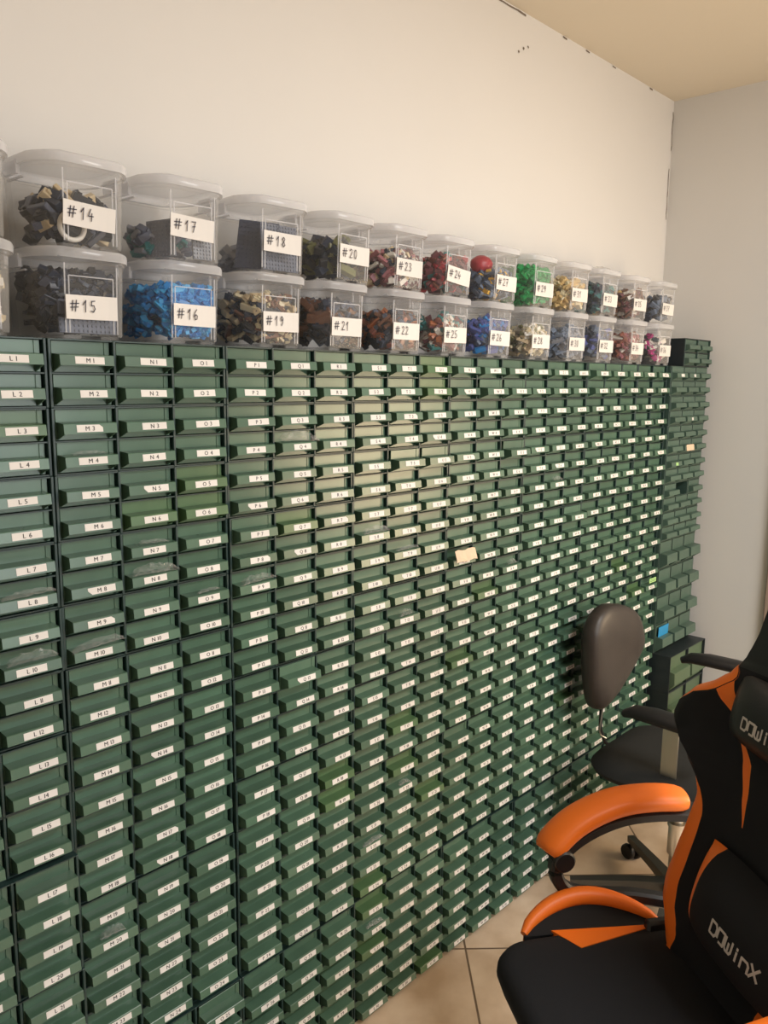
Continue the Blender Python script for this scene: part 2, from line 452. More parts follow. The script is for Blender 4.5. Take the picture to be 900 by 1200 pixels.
# extra two-column unit standing on top of the end bank
tcw = .1165; tb, TW, TH = body_mesh('top_body', 2, 2, tcw, .0485, .003, .003, 0, BY-.02, M['end_frame'], M['slate'])
tdm = drawer_mesh('top_drawer', tcw, .0485, .02, M['end_drawer'])
t = empty('drawer_cabinet', (2.600, .002, 1.7245))
tag(t, 'small grey green four-drawer cabinet standing on top of the end bank beside the boxes', 'drawer cabinet', 'end bank cabinets without drawer codes')
link('body', tb, t)
b = MB(); b.box(-.0022, -.0002, .003, BY-.021, .001, TH-.001, M['slate']); sp = link('side_panel', b.mesh('side_panel'), t); sp['label'] = 'left side panel with its shade put into the colour'  # added darker panel paints the shade on the unlit left side
for i in range(2):
    for rr in range(2): link('drawer', tdm, t, (.003+i*(tcw+.003), -.0155, .003+(1-rr)*.0515))
# deep units at the foot of the end bank
ucw = .164
ub, UW, UH = body_mesh('unit_body', 2, 1, ucw, .1435, .004, .003, -.066, BY-.01, M['slate'])
udm = drawer_mesh('unit_drawer', ucw, .1435, .026, M['big_drawer'], tray=False)
for k in range(4):
    t = empty('drawer_cabinet', (EX0+.001, 0, .1498*(3-k)))
    tag(t, 'black cabinet with two deep green drawers at foot of end bank, %s' % ['topmost','second from its top','third from its top','on the floor'][k],
        'drawer cabinet', 'deep cabinets under the end bank')
    link('body', ub, t)
    for i in range(2):
        dr = link('drawer', udm, t, (.004+i*(ucw+.004), -.0745-.010, .003))
# blue card above a deep drawer
b = MB(); b.bbox(0, .088, 0, .002, 0, .055, .0005, M['blue'])
tag(link('blue_card', b.mesh('blue_card'), None, (EX0+.012, -.0045, .600+.050), (math.radians(2), 0, 0)), 'bright blue card standing in the deep drawer of the end bank', 'card')

# ------------------------------------------------------------------ clear storage boxes
HF, HW, CHD, DEP, BH = .052, .0835, .045, .186, .150
def outline(off=0.0, k=1.0):
    """plan of a box with broad soft corners, anticlockwise from front left; y grows to the back"""
    P = []
    def corner(p0, p1, p2, n=5):
        for i in range(n+1):
            s = i/n; P.append(((1-s)**2*p0[0]+2*s*(1-s)*p1[0]+s*s*p2[0], (1-s)**2*p0[1]+2*s*(1-s)*p1[1]+s*s*p2[1]))
    w, d2 = HW, DEP/2
    q = .35
    def cc(a, c, xs, ys):
        m = (a[0]*(.5)+c[0]*.5, a[1]*.5+c[1]*.5); e = (xs*w, ys*d2)
        return (m[0]+(e[0]-m[0])*q, m[1]+(e[1]-m[1])*q)
    pts = [((-w, -d2+CHD), (-HF, -d2), -1, -1), ((HF, -d2), (w, -d2+CHD), 1, -1), ((w, d2-CHD), (HF, d2), 1, 1), ((-HF, d2), (-w, d2-CHD), -1, 1)]
    for a, c, sx, sy in pts: corner(a, cc(a, c, sx, sy), c)
    out = []
    n = len(P)
    for i, p in enumerate(P):
        a = Vector(P[i-1]); c = Vector(P[(i+1) % n]); t = (c-a).normalized(); nn = Vector((t.y, -t.x))
        out.append((p[0]*k+nn.x*off, p[1]*k+nn.y*off))
    return out
BCX, BCY = 0, .035+DEP/2
def box_meshes():
    b = MB(); m = M['clear']
    zs = [(.006, .935, 0), (.010, .945, 0), (.060, .965, 0), (.126, .992, 0), (.128, .992, .0035), (.136, .995, .0035)]
    rings = [[(x, y, z) for x, y in outline(o, k)] for z, k, o in zs]
    b.loft(rings, m, cap0=True, cap1=False)
    # corner feet
    for sx in (-1, 1):
        for sy in (-1, 1):
            P = [(sx*.018, sy*(DEP/2*.93)), (sx*.050, sy*(DEP/2*.93)), (sx*.074, sy*(DEP/2*.93-.040)), (sx*.074, sy*(DEP/2*.93-.062)), (sx*.069, sy*(DEP/2*.93-.060)), (sx*.069, sy*(DEP/2*.93-.040)), (sx*.048, sy*(DEP/2*.93-.005)), (sx*.018, sy*(DEP/2*.93-.005))]
            b.loft([[(x, y, z) for x, y in P] for z in (0, .0058)], m)
    # vertical ribs where the flat front meets the soft corners, and an embossed front frame
    rm = M['lid']
    def fy(z): return -DEP/2*(.935+(.995-.935)*(z/.136))
    def rib(x, w, z0, z1):
        b.loft([[(x-w, fy(z)-.0002, z), (x+w, fy(z)-.0002, z), (x+w, fy(z)-.0016, z), (x-w, fy(z)-.0016, z)] for z in (z0, z1)], rm)
    for s in (-1, 1): rib(s*.0475, .0011, .010, .124); rib(s*.0405, .0011, .010, .104)
    b.loft([[(x, fy(z)-.0002, z), (x, fy(z)-.0016, z), (x, fy(z+.002)-.0016, z+.002), (x, fy(z+.002)-.0002, z+.002)] for x, z in ((-.0405, .103), (.0405, .103))], rm)
    # side handle slots
    for s in (-1, 1):
        xx = s*HW*.985
        b.loft([[(xx, y, z), (xx+s*.004, y, z), (xx+s*.004, y, z+.003), (xx, y, z+.003)] for y, z in ((-.03, .112), (.03, .112))], rm)
    body = b.mesh('container', 35)
    b = MB()
    prof = [(-.001, .133), (.0072, .1325), (.0078, .144), (.0062, .148), (.003, .1497), (-.004, .150), (-.010, .1475), (-.014, .1470)]
    rings = [[(x, y, z) for x, y in outline(o, 1.0)] for o, z in prof]
    b.loft(rings, M['lid'], cap0=False, cap1=True)
    # two moulded clips
    for s in (-1, 1):
        b.bbox(s*(HW+.0062)-.0035, s*(HW+.0062)+.0035, -.022, .022, .118, .140, .001, M['lid'])
    return body, b.mesh('lid', 40)
box_body, box_lid = box_meshes()

HAND = {
 '#': [[(.30,.95),(.18,.05)],[(.72,.98),(.55,.02)],[(.0,.66),(.98,.72)],[(.0,.34),(.9,.40)]],
 '0': [[(.5,1),(.2,.8),(.12,.45),(.3,.05),(.6,.0),(.85,.35),(.8,.8),(.5,1)]],
 '1': [[(.1,.62),(.55,1),(.45,.0)]],
 '2': [[(.1,.78),(.35,1),(.75,.9),(.75,.62),(.1,.03),(.9,.05)]],
 '3': [[(.12,.9),(.5,1),(.82,.82),(.42,.55),(.85,.35),(.6,.02),(.1,.1)]],
 '4': [[(.45,1),(.05,.4),(.95,.42)],[(.68,.66),(.6,.0)]],
 '5': [[(.85,1),(.28,.96),(.2,.58),(.65,.6),(.85,.3),(.55,.02),(.1,.1)]],
 '6': [[(.7,1),(.3,.7),(.12,.3),(.35,.0),(.75,.08),(.82,.38),(.5,.5),(.18,.3)]],
 '7': [[(.08,.95),(.9,1),(.45,.0)],[(.28,.5),(.82,.55)]],
 '8': [[(.55,.52),(.2,.78),(.5,1),(.8,.8),(.5,.5),(.15,.22),(.5,.0),(.85,.2),(.55,.52)]],
 '9': [[(.82,.78),(.45,1),(.15,.72),(.45,.5),(.8,.75),(.7,.3),(.4,.0)]],
}
def hand_label(txt, tilt):
    b = MB(); w, h = .094, .040; t = .0005
    # slightly curled paper
    n = 6; top = []
    rows = []
    for i in range(n+1):
        x = -w/2+w*i/n; y = -.0005-.0018*(2*abs(i/n-.5))**3
        rows.append((x, y))
    b.loft([[(x, y, -h/2), (x, y, h/2), (x, y+t, h/2), (x, y+t, -h/2)] for x, y in rows], M['paper'])
    if txt:
        x = -w/2+.008; s = .019; adv = .021
        for ch in txt:
            cw = .015 if ch == '#' else .010
            for st in HAND[ch]:
                P = [(x+p[0]*cw, p[1]*s-s/2+.002) for p in st]
                for (xa, za), (xb, zb) in zip(P[:-1], P[1:]):
                    L = math.hypot(xb-xa, zb-za)+1e-6; nx, nz = -(zb-za)/L*.0008, (xb-xa)/L*.0008
                    ex, ez = (xb-xa)/L*.0006, (zb-za)/L*.0006
                    y = -.0029
                    b.poly([(xa-nx-ex, y, za-nz-ez), (xb-nx+ex, y, zb-nz+ez), (xb+nx+ex, y, zb+nz+ez), (xa+nx-ex, y, za+nz-ez)], M['pen'])
            x += .022 if ch == '#' else .0135
    me = b.mesh('label'); return me

def inside(x, y, k):
    ax, ay = abs(x), abs(y); w = HW*k; d2 = DEP/2*k
    return ax < w and ay < d2 and (ax-HF*k)/(w-HF*k)+(ay-(d2-CHD))/CHD < 1.0
PAL = {}
def pm(name, rgb, rough=.35, trans=False):
    if name not in PAL: PAL[name] = mat('brick_'+name, srgb(*rgb), rough)
    return PAL[name]
C_ = {'navy':(38,48,68),'black':(36,38,44),'slate':(84,92,112),'grey':(132,136,146),'white':(222,218,210),'beige':(206,186,150),'yellow':(226,176,60),
      'blue':(20,130,205),'lblue':(60,165,225),'teal':(52,122,124),'tan':(206,176,118),'red':(172,52,62),'maroon':(108,58,64),'pink':(176,112,120),
      'orange':(178,106,66),'brown':(110,72,52),'green':(20,160,84),'dgreen':(16,128,70),'violet':(78,92,160),'bgrey':(124,138,160),'cream':(210,198,164),
      'olive':(110,112,70),'dteal':(44,74,84),'magenta':(186,52,128),'rust':(132,76,62),'steel':(96,112,136)}
def mm(n): return pm(n, C_[n])
def heap(seed, fill, pal, size, n, long=0, studs=True, kbase=.985, ymin=-1):
    """a loose fill of small toy bricks, in box coordinates"""
    rg = random.Random(seed); b = MB(); k = 0; tries = 0
    while k < n and tries < n*12:
        tries += 1
        s = size*rg.uniform(.7, 1.3); L = s*(rg.uniform(1, 2.2) if not long else rg.uniform(2, long)); w = s*rg.choice([.8, 1, 1]); h = s*rg.choice([.45, .75])
        z = .010+size*.5+(fill-size*.6)*(rg.random()**.75)
        kk = kbase*(.935+.06*z/.136)
        x = rg.uniform(-HW, HW); y = rg.uniform(-DEP/2, DEP/2)
        if rg.random() < .5: y = max(ymin, -DEP/2*kk)+rg.uniform(.006, .03)
        q = Matrix.Rotation(rg.uniform(0, 2*PI), 4, 'Z') @ Matrix.Rotation(rg.uniform(-.9, .9), 4, 'X') @ Matrix.Rotation(rg.uniform(-.9, .9), 4, 'Y')
        X = Matrix.Translation((x, y, z)) @ q
        cs = [X @ Vector((sx*L/2, sy*w/2, sz*h/2)) for sx in (-1,1) for sy in (-1,1) for sz in (-1,1)]
        if any(not inside(c.x, c.y, kk) or c.y < ymin or c.z < .0085 or c.z > .129 for c in cs): continue
        m = mm(rg.choice(pal))
        b.bbox(-L/2, L/2, -w/2, w/2, -h/2, h/2, s*.05, m, X)
        if studs:
            ns = max(1, int(L/(s*.75)))
            for a in range(ns):
                cx = (a+.5)/ns*L-L/2
                b.loft([[X @ Vector((cx+s*.24*math.cos(2*PI*j/7), s*.24*math.sin(2*PI*j/7), zz)) for j in range(7)] for zz in (h/2, h/2+s*.16)], m)
        k += 1
    return b.mesh('brick_fill')
def plate_mesh(w, h, st, m, t=.004):
    b = MB(); b.bbox(-w/2, w/2, -t, 0, 0, h, .0004, m)
    nx, nz = int(w/st), int(h/st)
    for i in range(nx):
        for j in range(nz):
            cx, cz = (i+.5)*w/nx-w/2, (j+.5)*h/nz
            b.loft([[(cx+st*.3*math.cos(2*PI*q/7), yy, cz+st*.3*math.sin(2*PI*q/7)) for q in range(7)] for yy in (-t, -t-.0018)], m)
    return b.mesh('studded_plate')

Z0, Z1 = 1.7256, 1.7256+BH+.0002
#        cx     lower: no, palette, fill, size, n, long | upper
BOXES = [
 (.002, ('13', ['beige','white','cream'], .10, .018, 110, 3), ('12', ['navy','black','yellow','cream'], .08, .02, 90, 0)),
 (.204, ('15', ['navy','black','navy'], .108, .016, 330, 3), ('14', ['navy','navy','black','black','slate','beige'], .082, .024, 100, 2.5)),
 (.410, ('16', ['blue','blue','lblue'], .098, .013, 420, 0), ('17', ['grey','slate','slate','teal'], .05, .022, 60, 4)),
 (.622, ('19', ['navy','black','cream','beige','brown'], .095, .015, 260, 2.5), ('18', ['slate','grey'], .035, .02, 45, 3)),
 (.815, ('21', ['navy','black','slate','brown'], .095, .026, 90, 2), ('20', ['black','navy','olive'], .075, .028, 55, 2.5)),  # brown bricks of the lower box paint in its brown reflections
 (1.019, ('22', ['navy','orange','rust','brown','slate'], .085, .016, 200, 3), ('23', ['maroon','pink','beige','navy','white'], .080, .015, 200, 2.5)),
 (1.212, ('25', ['rust','orange','teal','maroon','white'], .085, .017, 170, 2.5), ('24', ['maroon','maroon','red','rust','teal'], .090, .016, 220, 0)),
 (1.408, ('26', ['violet','violet','steel','blue'], .095, .015, 260, 0), ('27', ['steel','bgrey','navy','yellow'], .075, .018, 150, 0)),
 (1.620, ('28', ['cream','beige','white','olive'], .085, .014, 240, 2.5), ('29', ['green','green','dgreen'], .105, .018, 200, 2)),
 (1.824, ('30', ['bgrey','steel','grey'], .090, .018, 180, 2.5), ('31', ['tan','tan','cream'], .085, .015, 150, 6)),
 (2.018, ('32', ['navy','steel','violet'], .098, .02, 150, 0), ('33', ['dteal','teal','navy'], .090, .018, 150, 0)),
 (2.240, ('34', ['pink','white','rust','rust'], .090, .018, 150, 2), ('35', ['brown','tan','maroon','white'], .085, .018, 140, 3)),
 (2.462, ('36', ['dteal','black','magenta','white'], .085, .024, 90, 2.5), ('37', ['navy','black','steel'], .085, .022, 110, 0)),
]
DESC = {'12':('dark and yellow toy pieces','topmost box at the near end'),'13':('beige toy pieces','lowest box at the near end'),
 '14':('black and white toy parts',''),'15':('dark grey plates',''),'16':('bright blue translucent bricks',''),'17':('grey plates and a teal strip',''),
 '18':('upright slate grey studded plates',''),'19':('dark and cream small pieces',''),'20':('black and olive slabs',''),'21':('navy pieces and brown painted-in reflections',''),
 '22':('navy and orange pieces',''),'23':('dark red and pink pieces',''),'24':('maroon bricks',''),'25':('rust, teal and white pieces',''),'26':('violet blue bricks',''),
 '27':('blue grey bricks below a red lump',''),'28':('cream and beige pieces',''),'29':('bright green bricks',''),'30':('pale blue grey bricks',''),'31':('long tan pieces',''),
 '32':('navy bricks',''),'33':('dark teal bricks',''),'34':('pinkish and rust pieces',''),'35':('brown and tan pieces',''),'36':('dark pieces and a magenta one',''),'37':('dark navy pieces','')}
UPX = {'14':.004,'17':.004,'18':.012,'20':.022,'23':.008,'24':.008,'27':.020,'29':.010,'31':.006,'33':.008,'35':.010,'37':.008}
rb = random.Random(11)
for cx, lo, up in BOXES:
    for lvl, (no, pal, fill, size, n, lg) in enumerate((lo, up)):
        x = cx+(UPX.get(no, 0) if lvl else 0)
        y = BCY-.012+rb.uniform(-.002, .002)
        rz = {'18': math.radians(-4)}.get(no, math.radians(rb.uniform(-.8, .8)))
        t = empty('storage_box', (x, y, Z1 if lvl else Z0), rz)
        what = DESC[no][0]
        if no in ('12', '13'):
            lab = 'clear lidded box of %s, %s at near end of row' % (what, 'upper' if lvl else 'lower')
        else:
            lab = 'clear lidded plastic box marked #%s, filled with %s' % (no, what)
        tag(t, lab, 'storage box', 'clear storage boxes on the cabinets')
        link('container', box_body, t); link('lid', box_lid, t)
        tz = .053 if no not in ('17','18','20') else .062
        tilt = {'14':.05,'17':.04,'24':.10,'18':.02}.get(no, rb.uniform(-.015,.02))
        link('label', hand_label('#'+no if no not in ('12','13') else '', 0), t, (rb.uniform(-.004,.003), -DEP/2*.972-.0022, tz), (math.radians(2), tilt, 0))
        h = link('brick_fill', heap(int(no)*7+1, fill, pal, size, n if no in ('14','17','18','15') else int(n*1.7), lg, ymin={'15':-.058,'17':-.018,'18':.028,'14':-.062}.get(no, -1)), None, (x, y, (Z1 if lvl else Z0)), (0,0,rz))
        tag(h, 'loose %s inside the clear box %s' % (what, '#'+no if no not in ('12','13') else ('upper at near end' if lvl else 'lower at near end')), 'toy bricks', kind='stuff')

def plate(no, w, h, st, col, dx, dy, dz, rot, label, t=.004):
    for cx, lo, up in BOXES:
        for lvl, e in enumerate((lo, up)):
            if e[0] == no:
                x = cx+(UPX.get(no, 0) if lvl else 0); y = BCY-.012; z = (Z1 if lvl else Z0)
                o = link('studded_plate', plate_mesh(w, h, st, mm(col), t), None, (x+dx, y+dy, z+dz), rot)
                tag(o, label, 'toy plate')
R = math.radians
plate('18', .094, .094, .0078, 'slate', .012, -.062, .010, (R(-4),0,R(-2)), 'square slate studded plate upright at the front of box #18')
plate('18', .085, .100, .0085, 'slate', -.030, -.030, .012, (R(-8),R(6),R(-48)), 'slate studded plate leaning across behind in box #18')
plate('17', .042, .050, .007, 'grey', .030, -.072, .010, (R(-4),0,0), 'small grey studded plate upright in the front of box #17')
plate('17', .060, .070, .0075, 'grey', -.030, -.030, .012, (R(-6),R(-4),R(-62)), 'grey plate standing on edge in box #17')
plate('15', .105, .026, .0078, 'slate', .000, -.072, .010, (R(-2),0,0), 'long dark studded plate on the bottom of box #15')
plate('15', .045, .024, .0078, 'slate', -.028, -.068, .042, (R(-2),0,0), 'short dark studded plate midway up box #15')
# red round lump in #27
b = MB(); rr_ = random.Random(5)
rings = []
for i in range(1, 9):
    th = PI*i/9; rings.append([(.034*math.sin(th)*math.cos(2*PI*k/14)*(1+rr_.uniform(-.12,.12)), .030*math.sin(th)*math.sin(2*PI*k/14)*(1+rr_.uniform(-.12,.12)), .026-.026*math.cos(th)) for k in range(14)])
b.loft(rings, mm('red'))
tag(link('red_bag', b.mesh('red_bag', 60), None, (1.428-.035, BCY-.045, Z1+.078)), 'crumpled red lump on top of the pieces in box #27', 'bag')
# white ring in #14
b = MB(); b.tube([(.022*math.cos(2*PI*k/24), 0, .022*math.sin(2*PI*k/24)) for k in range(25)], .0045, mm('white'), 8, caps=False)
tag(link('white_ring', b.mesh('white_ring', 60), None, (.208-.020, BCY-.078, Z1+.038)), 'white plastic ring at the front of box #14 under its label', 'toy part')

# ------------------------------------------------------------------ crumpled clear bags peeking out of drawers
def film(w, h, dpt, seed, m):
    rg = random.Random(seed); b = MB(); nu, nv = 14, 8; rows = []
    for j in range(nv+1):
        v = j/nv; row = []
        for i in range(nu+1):
            u = i/nu
            e = .25+.75*math.sin(PI*min(1, max(0, u)))**.5
            hh = h*e*(.35+.65*rg.random()) if j == nv//2 else h*e*.6*rg.random()
            a = v*PI
            row.append(((u-.5)*w*(1+.05*rg.uniform(-1,1)), -dpt*math.sin(a)*(.55+.45*rg.random())+.002*rg.uniform(-1,1), h*e*(.5-.5*math.cos(a))*(.75+.25*rg.random())))
        rows.append(row)
    b.loft(rows, m, closed=False, cap0=False, cap1=False)
    return b.mesh('film')
FILMS = [('Q',4,.105,.026,.018,'thick clear'),('N',8,.095,.020,.018,'wrinkled clear'),('M',10,.10,.016,.014,'limp clear'),('L',10,.085,.022,.008,'flat hazy'),
         ('P',9,.085,.018,.016,'folded clear'),('S',8,.090,.018,.016,'wrinkled greyish'),('M',20,.050,.020,.012,'small bright'),('L',8,.09,.012,.012,'thin limp'),
         ('N',7,.06,.008,.010,'thin strip of clear'),('M',4,.06,.008,.008,'thin pale'),('T',12,.05,.018,.010,'small hazy'),('S',26,.06,.012,.012,'thin greyish'),
         ('O',9,.05,.007,.010,'thin bright strip of clear'),('X',11,.04,.018,.012,'small pale'),('Z',7,.05,.015,.010,'small greyish'),('T',9,.08,.010,.010,'narrow clear'),('S',22,.07,.010,.012,'narrow grey'),('T',20,.04,.012,.012,'small white')]
for i, (cn, row, w, h, dp, ad) in enumerate(FILMS):
    ci = (ord(cn)-ord('L'))
    k = (row-1)//2; yo = -.014 if k >= 12 else (-.006 if cn in 'PQRSTU' and k >= 3 else 0)
    z = 1.725-PZ*row+.034
    o = link('plastic_bag', film(w, h, dp, 20+i, M['film']), None, (ci*PX+.5*PX, .0115+yo, z), (0, R(rnd.uniform(-4,4)), 0))
    tag(o, '%s plastic bag sticking out above the grip of drawer %s %d' % (ad, cn, row), 'plastic bag', 'clear bags sticking out of drawers')
o = link('plastic_bag', film(.16, .030, .05, 77, M['film']), None, (2.12, .13, Z1+BH+.0005), (0, 0, R(8)))
tag(o, 'thin clear plastic bag lying on top of boxes #33 and #35', 'plastic bag')
# beige paper over drawer V 10
b = MB(); nn = 6; rows = []
for i in range(nn+1):
    xx = -.045+.09*i/nn; rows.append([(xx, -.001-.010*math.sin(j/3*1.4)+.0015*math.sin(i*2.1+j), .030-.030*j/3+.002*math.sin(i*1.7)) for j in range(4)])
b.loft(rows, M['paper_beige'], closed=False, cap0=False, cap1=False)
tag(link('paper_slip', b.mesh('paper_slip'), None, (10.5*PX, .002, 1.725-PZ*10+.026)), 'crumpled beige paper slip hanging over the grip of drawer V 10', 'paper slip')

# ------------------------------------------------------------------ gaming chair (local: x forward, y to the sitter's left, z up)
CHAIR_POS = (.888, -.734, 0); CHAIR_ROT = math.atan2(.574, -.819)
gc = empty('gaming_chair', CHAIR_POS, CHAIR_ROT)
tag(gc, 'black and orange high-backed gaming chair with neck and lumbar cushions', 'chair')
def part(name, mb, parent=gc, smooth=40, label=None):
    o = link(name, mb.mesh(name, smooth), parent)
    if label: o['label'] = label
    return o
def lerp_tab(tab, z):
    if z <= tab[0][0]: return tab[0][1]
    for (a, va), (c, vc) in zip(tab[:-1], tab[1:]):
        if z <= c:
            s = (z-a)/(c-a); s = s*s*(3-2*s)*.5+s*.5; return va+(vc-va)*s
    return tab[-1][1]
def rrect(x0, x1, y0, y1, rads, n=7):
    """rounded rectangle, rads: radius at (x1,y0) (x1,y1) (x0,y1) (x0,y0)"""
    P = []
    for (cx, cy, a0), r in zip(((x1, y0, -PI/2), (x1, y1, 0), (x0, y1, PI/2), (x0, y0, PI)), rads):
        ox = cx-r if cx == x1 else cx+r; oy = cy-r if cy == y1 else cy+r
        for i in range(n+1):
            a = a0+PI/2*i/n; P.append((ox+r*math.cos(a), oy+r*math.sin(a)))
    return P
def inset(P, dd):
    n = len(P); out = []
    for i in range(n):
        a = Vector(P[i-1]); c = Vector(P[(i+1) % n]); t = (c-a)
        if t.length < 1e-9: t = Vector((1,0))
        t.normalize(); out.append((P[i][0]-t.y*dd, P[i][1]+t.x*dd))
    return out
def pad(mb, P, prof, m):
    """cushion: profile of (inset, z); the plan is shrunk about its middle"""
    xs = [p[0] for p in P]; ys = [p[1] for p in P]
    cx, cy = (min(xs)+max(xs))/2, (min(ys)+max(ys))/2; hx, hy = (max(xs)-min(xs))/2, (max(ys)-min(ys))/2
    rings = []
    for dd, z in prof:
        rings.append([(cx+(x-cx)*(1-dd/hx), cy+(y-cy)*(1-dd/hy), z) for x, y in P])
    mb.loft(rings, m)
SZ = .462
# seat cushion
b = MB(); P = rrect(-.20, .240, -.238, .238, (.085, .085, .05, .05), 9)
pad(b, P, [(.060, SZ-.105), (.036, SZ-.094), (.012, SZ-.068), (.001, SZ-.036), (.002, SZ-.024), (.008, SZ-.012), (.018, SZ-.003), (.034, SZ), (.09, SZ+.001), (.15, SZ)], M['black_fabric'])
seat = part('seat', b)
# orange wedge panels let into the seat top at both sides
for s in (1, -1):
    b = MB(); Pz = [(.088, -s*.236, SZ-.002), (.048, -s*.168, SZ+.001), (-.158, -s*.206, SZ+.001)]
    b.loft([[(x, y, z+.0015) for x, y, z in Pz], [(x, y, z-.012) for x, y, z in Pz]], M['orange'])
    o = part('side_panel', b, gc, None); o['label'] = 'orange wedge panel'
# side bolsters: arched wings, black inner face with an orange rolled edge
for s in (1, -1):
    nb = 18; inner, edge, base = [], [], []
    for i in range(nb+1):
        u = i/nb; x = .150-.315*u; h = math.sin(PI*min(1, max(0, u)))**.75
        rb_ = .234-.022*u; inner.append(Vector((x, -s*rb_, SZ-.006)))
        edge.append(Vector((x, -s*(rb_+.004+.062*h), SZ-.006+.038*h)))
        base.append(Vector((x, -s*(rb_+.004+.045*h), SZ-.085)))
    b = MB()
    rows = [[inner[i], inner[i].lerp(edge[i], .5)+Vector((0,0,-.006*math.sin(PI*i/nb))), edge[i], base[i]] for i in range(nb+1)]
    b.loft(rows, M['black_fabric'], closed=True)
    bo = part('side_bolster', b)
    b = MB()
    rad = [.008+.013*math.sin(PI*i/nb)**.6 for i in range(nb+1)]
    b.tube([e+Vector((0, -s*.004, .001)) for e in edge], rad, M['orange'], 12)
    o = part('rolled_edge', b, bo); o['label'] = 'orange rolled edge'
    b = MB()   # orange outer skin below the roll
    rows = [[edge[i]+Vector((0,-s*.006,-.004)), edge[i].lerp(base[i], .6)+Vector((0,-s*.010,0)), base[i]+Vector((0,-s*.002,0)), base[i]] for i in range(nb+1)]
    b.loft(rows, M['orange'], closed=True)
    o = part('outer_skin', b, bo); o['label'] = 'orange outer skin'

# backrest
WT = [(.44,.155),(.48,.172),(.515,.186),(.555,.206),(.60,.208),(.66,.200),(.74,.187),(.79,.181),(.83,.192),(.865,.246),(.89,.292),(.92,.318),(.95,.314),(.985,.285),(1.03,.222),(1.06,.190),(1.10,.166),(1.16,.150),(1.24,.142),(1.30,.132),(1.33,.105),(1.345,.06)]
BW = [(.44,.025),(.50,.055),(.56,.060),(.66,.057),(.76,.050),(.81,.036),(.845,.018),(.87,.009),(.93,.008),(.955,.012),(.985,.026),(1.01,.042),(1.045,.046),(1.065,.040),(1.085,.012),(1.12,.004),(1.40,.004)]
SC = [(.70,.036),(.78,.042),(.84,.058),(.90,.077),(.95,.118),(1.0,.160),(1.04,.172),(1.075,.172),(1.40,.20)]
SWD = [(.70,.0),(.78,.002),(.84,.016),(.90,.026),(.94,.012),(.97,.020),(1.0,.034),(1.045,.044),(1.07,.034),(1.085,.0),(1.4,.0)]
def back_fwd(lat, z):
    w = max(.05, lerp_tab(WT, z)); base = -.150-(z-.4595)*.22
    a = min(1, abs(lat)/w)
    g = lerp_tab([(.44,.25),(.6,.6),(.8,.6),(.90,1),(1.0,.8),(1.1,.3),(1.3,.3)], z)
    s = max(0, min(1, (a-.45)/.40)); s = s*s*(3-2*s)
    e = max(0, (a-.86)/.14)
    return base+.050*g*s-.030*e*e
NB = []
rows = []; seg = None
zz = [.44+.905*i/92 for i in range(93)]
for z in zz:
    w = lerp_tab(WT, z); bw = min(lerp_tab(BW, z), w*.4); sc = lerp_tab(SC, z); sw = lerp_tab(SWD, z)
    so = min(sc+sw/2, w-bw-.003); si = max(.004, min(sc-sw/2, so-.0005))
    pos = [0, si*.5, si]; lab = ['k', 'k']
    pos.append(so); lab.append('s')
    for q in range(1, 5): pos.append(so+(w-bw-so)*q/5); lab.append('k')
    pos.append(w-bw); lab.append('k')
    for q in (1, 2, 3): pos.append(w-bw+bw*q/3); lab.append('o')
    front = [(-p, l) for p, l in zip(pos[::-1], [None]+lab[::-1])]
    full = [-p for p in pos[::-1]]+pos[1:]
    segl = lab[::-1]+lab
    ring = [(back_fwd(p, z), p, z) for p in full]
    th = .085 if z < 1.28 else .085-(z-1.28)*.5
    base = -.150-(z-.4595)*.22
    back = [w, w*.92, w*.6, 0, -w*.6, -w*.92, -w]
    bk = [-th*.55, -th*.85, -th, -th, -th, -th*.85, -th*.55]
    ring += [(base+q, p, z) for p, q in zip(back, bk)]
    rows.append(ring); seg = segl
b = MB()
def bmf(a, k):
    z = zz[a]
    if k < len(seg):
        if seg[k] == 'o': return M['orange'] if z < 1.075 else M['black_leather']
        if seg[k] == 's': return M['orange'] if .775 < z < 1.085 else M['black_fabric']
        return M['black_fabric'] if z < 1.075 else M['black_leather']
    return M['black_leather']
b.loft(rows, M['black_leather'], mf=bmf)
part('backrest', b, gc, 50)

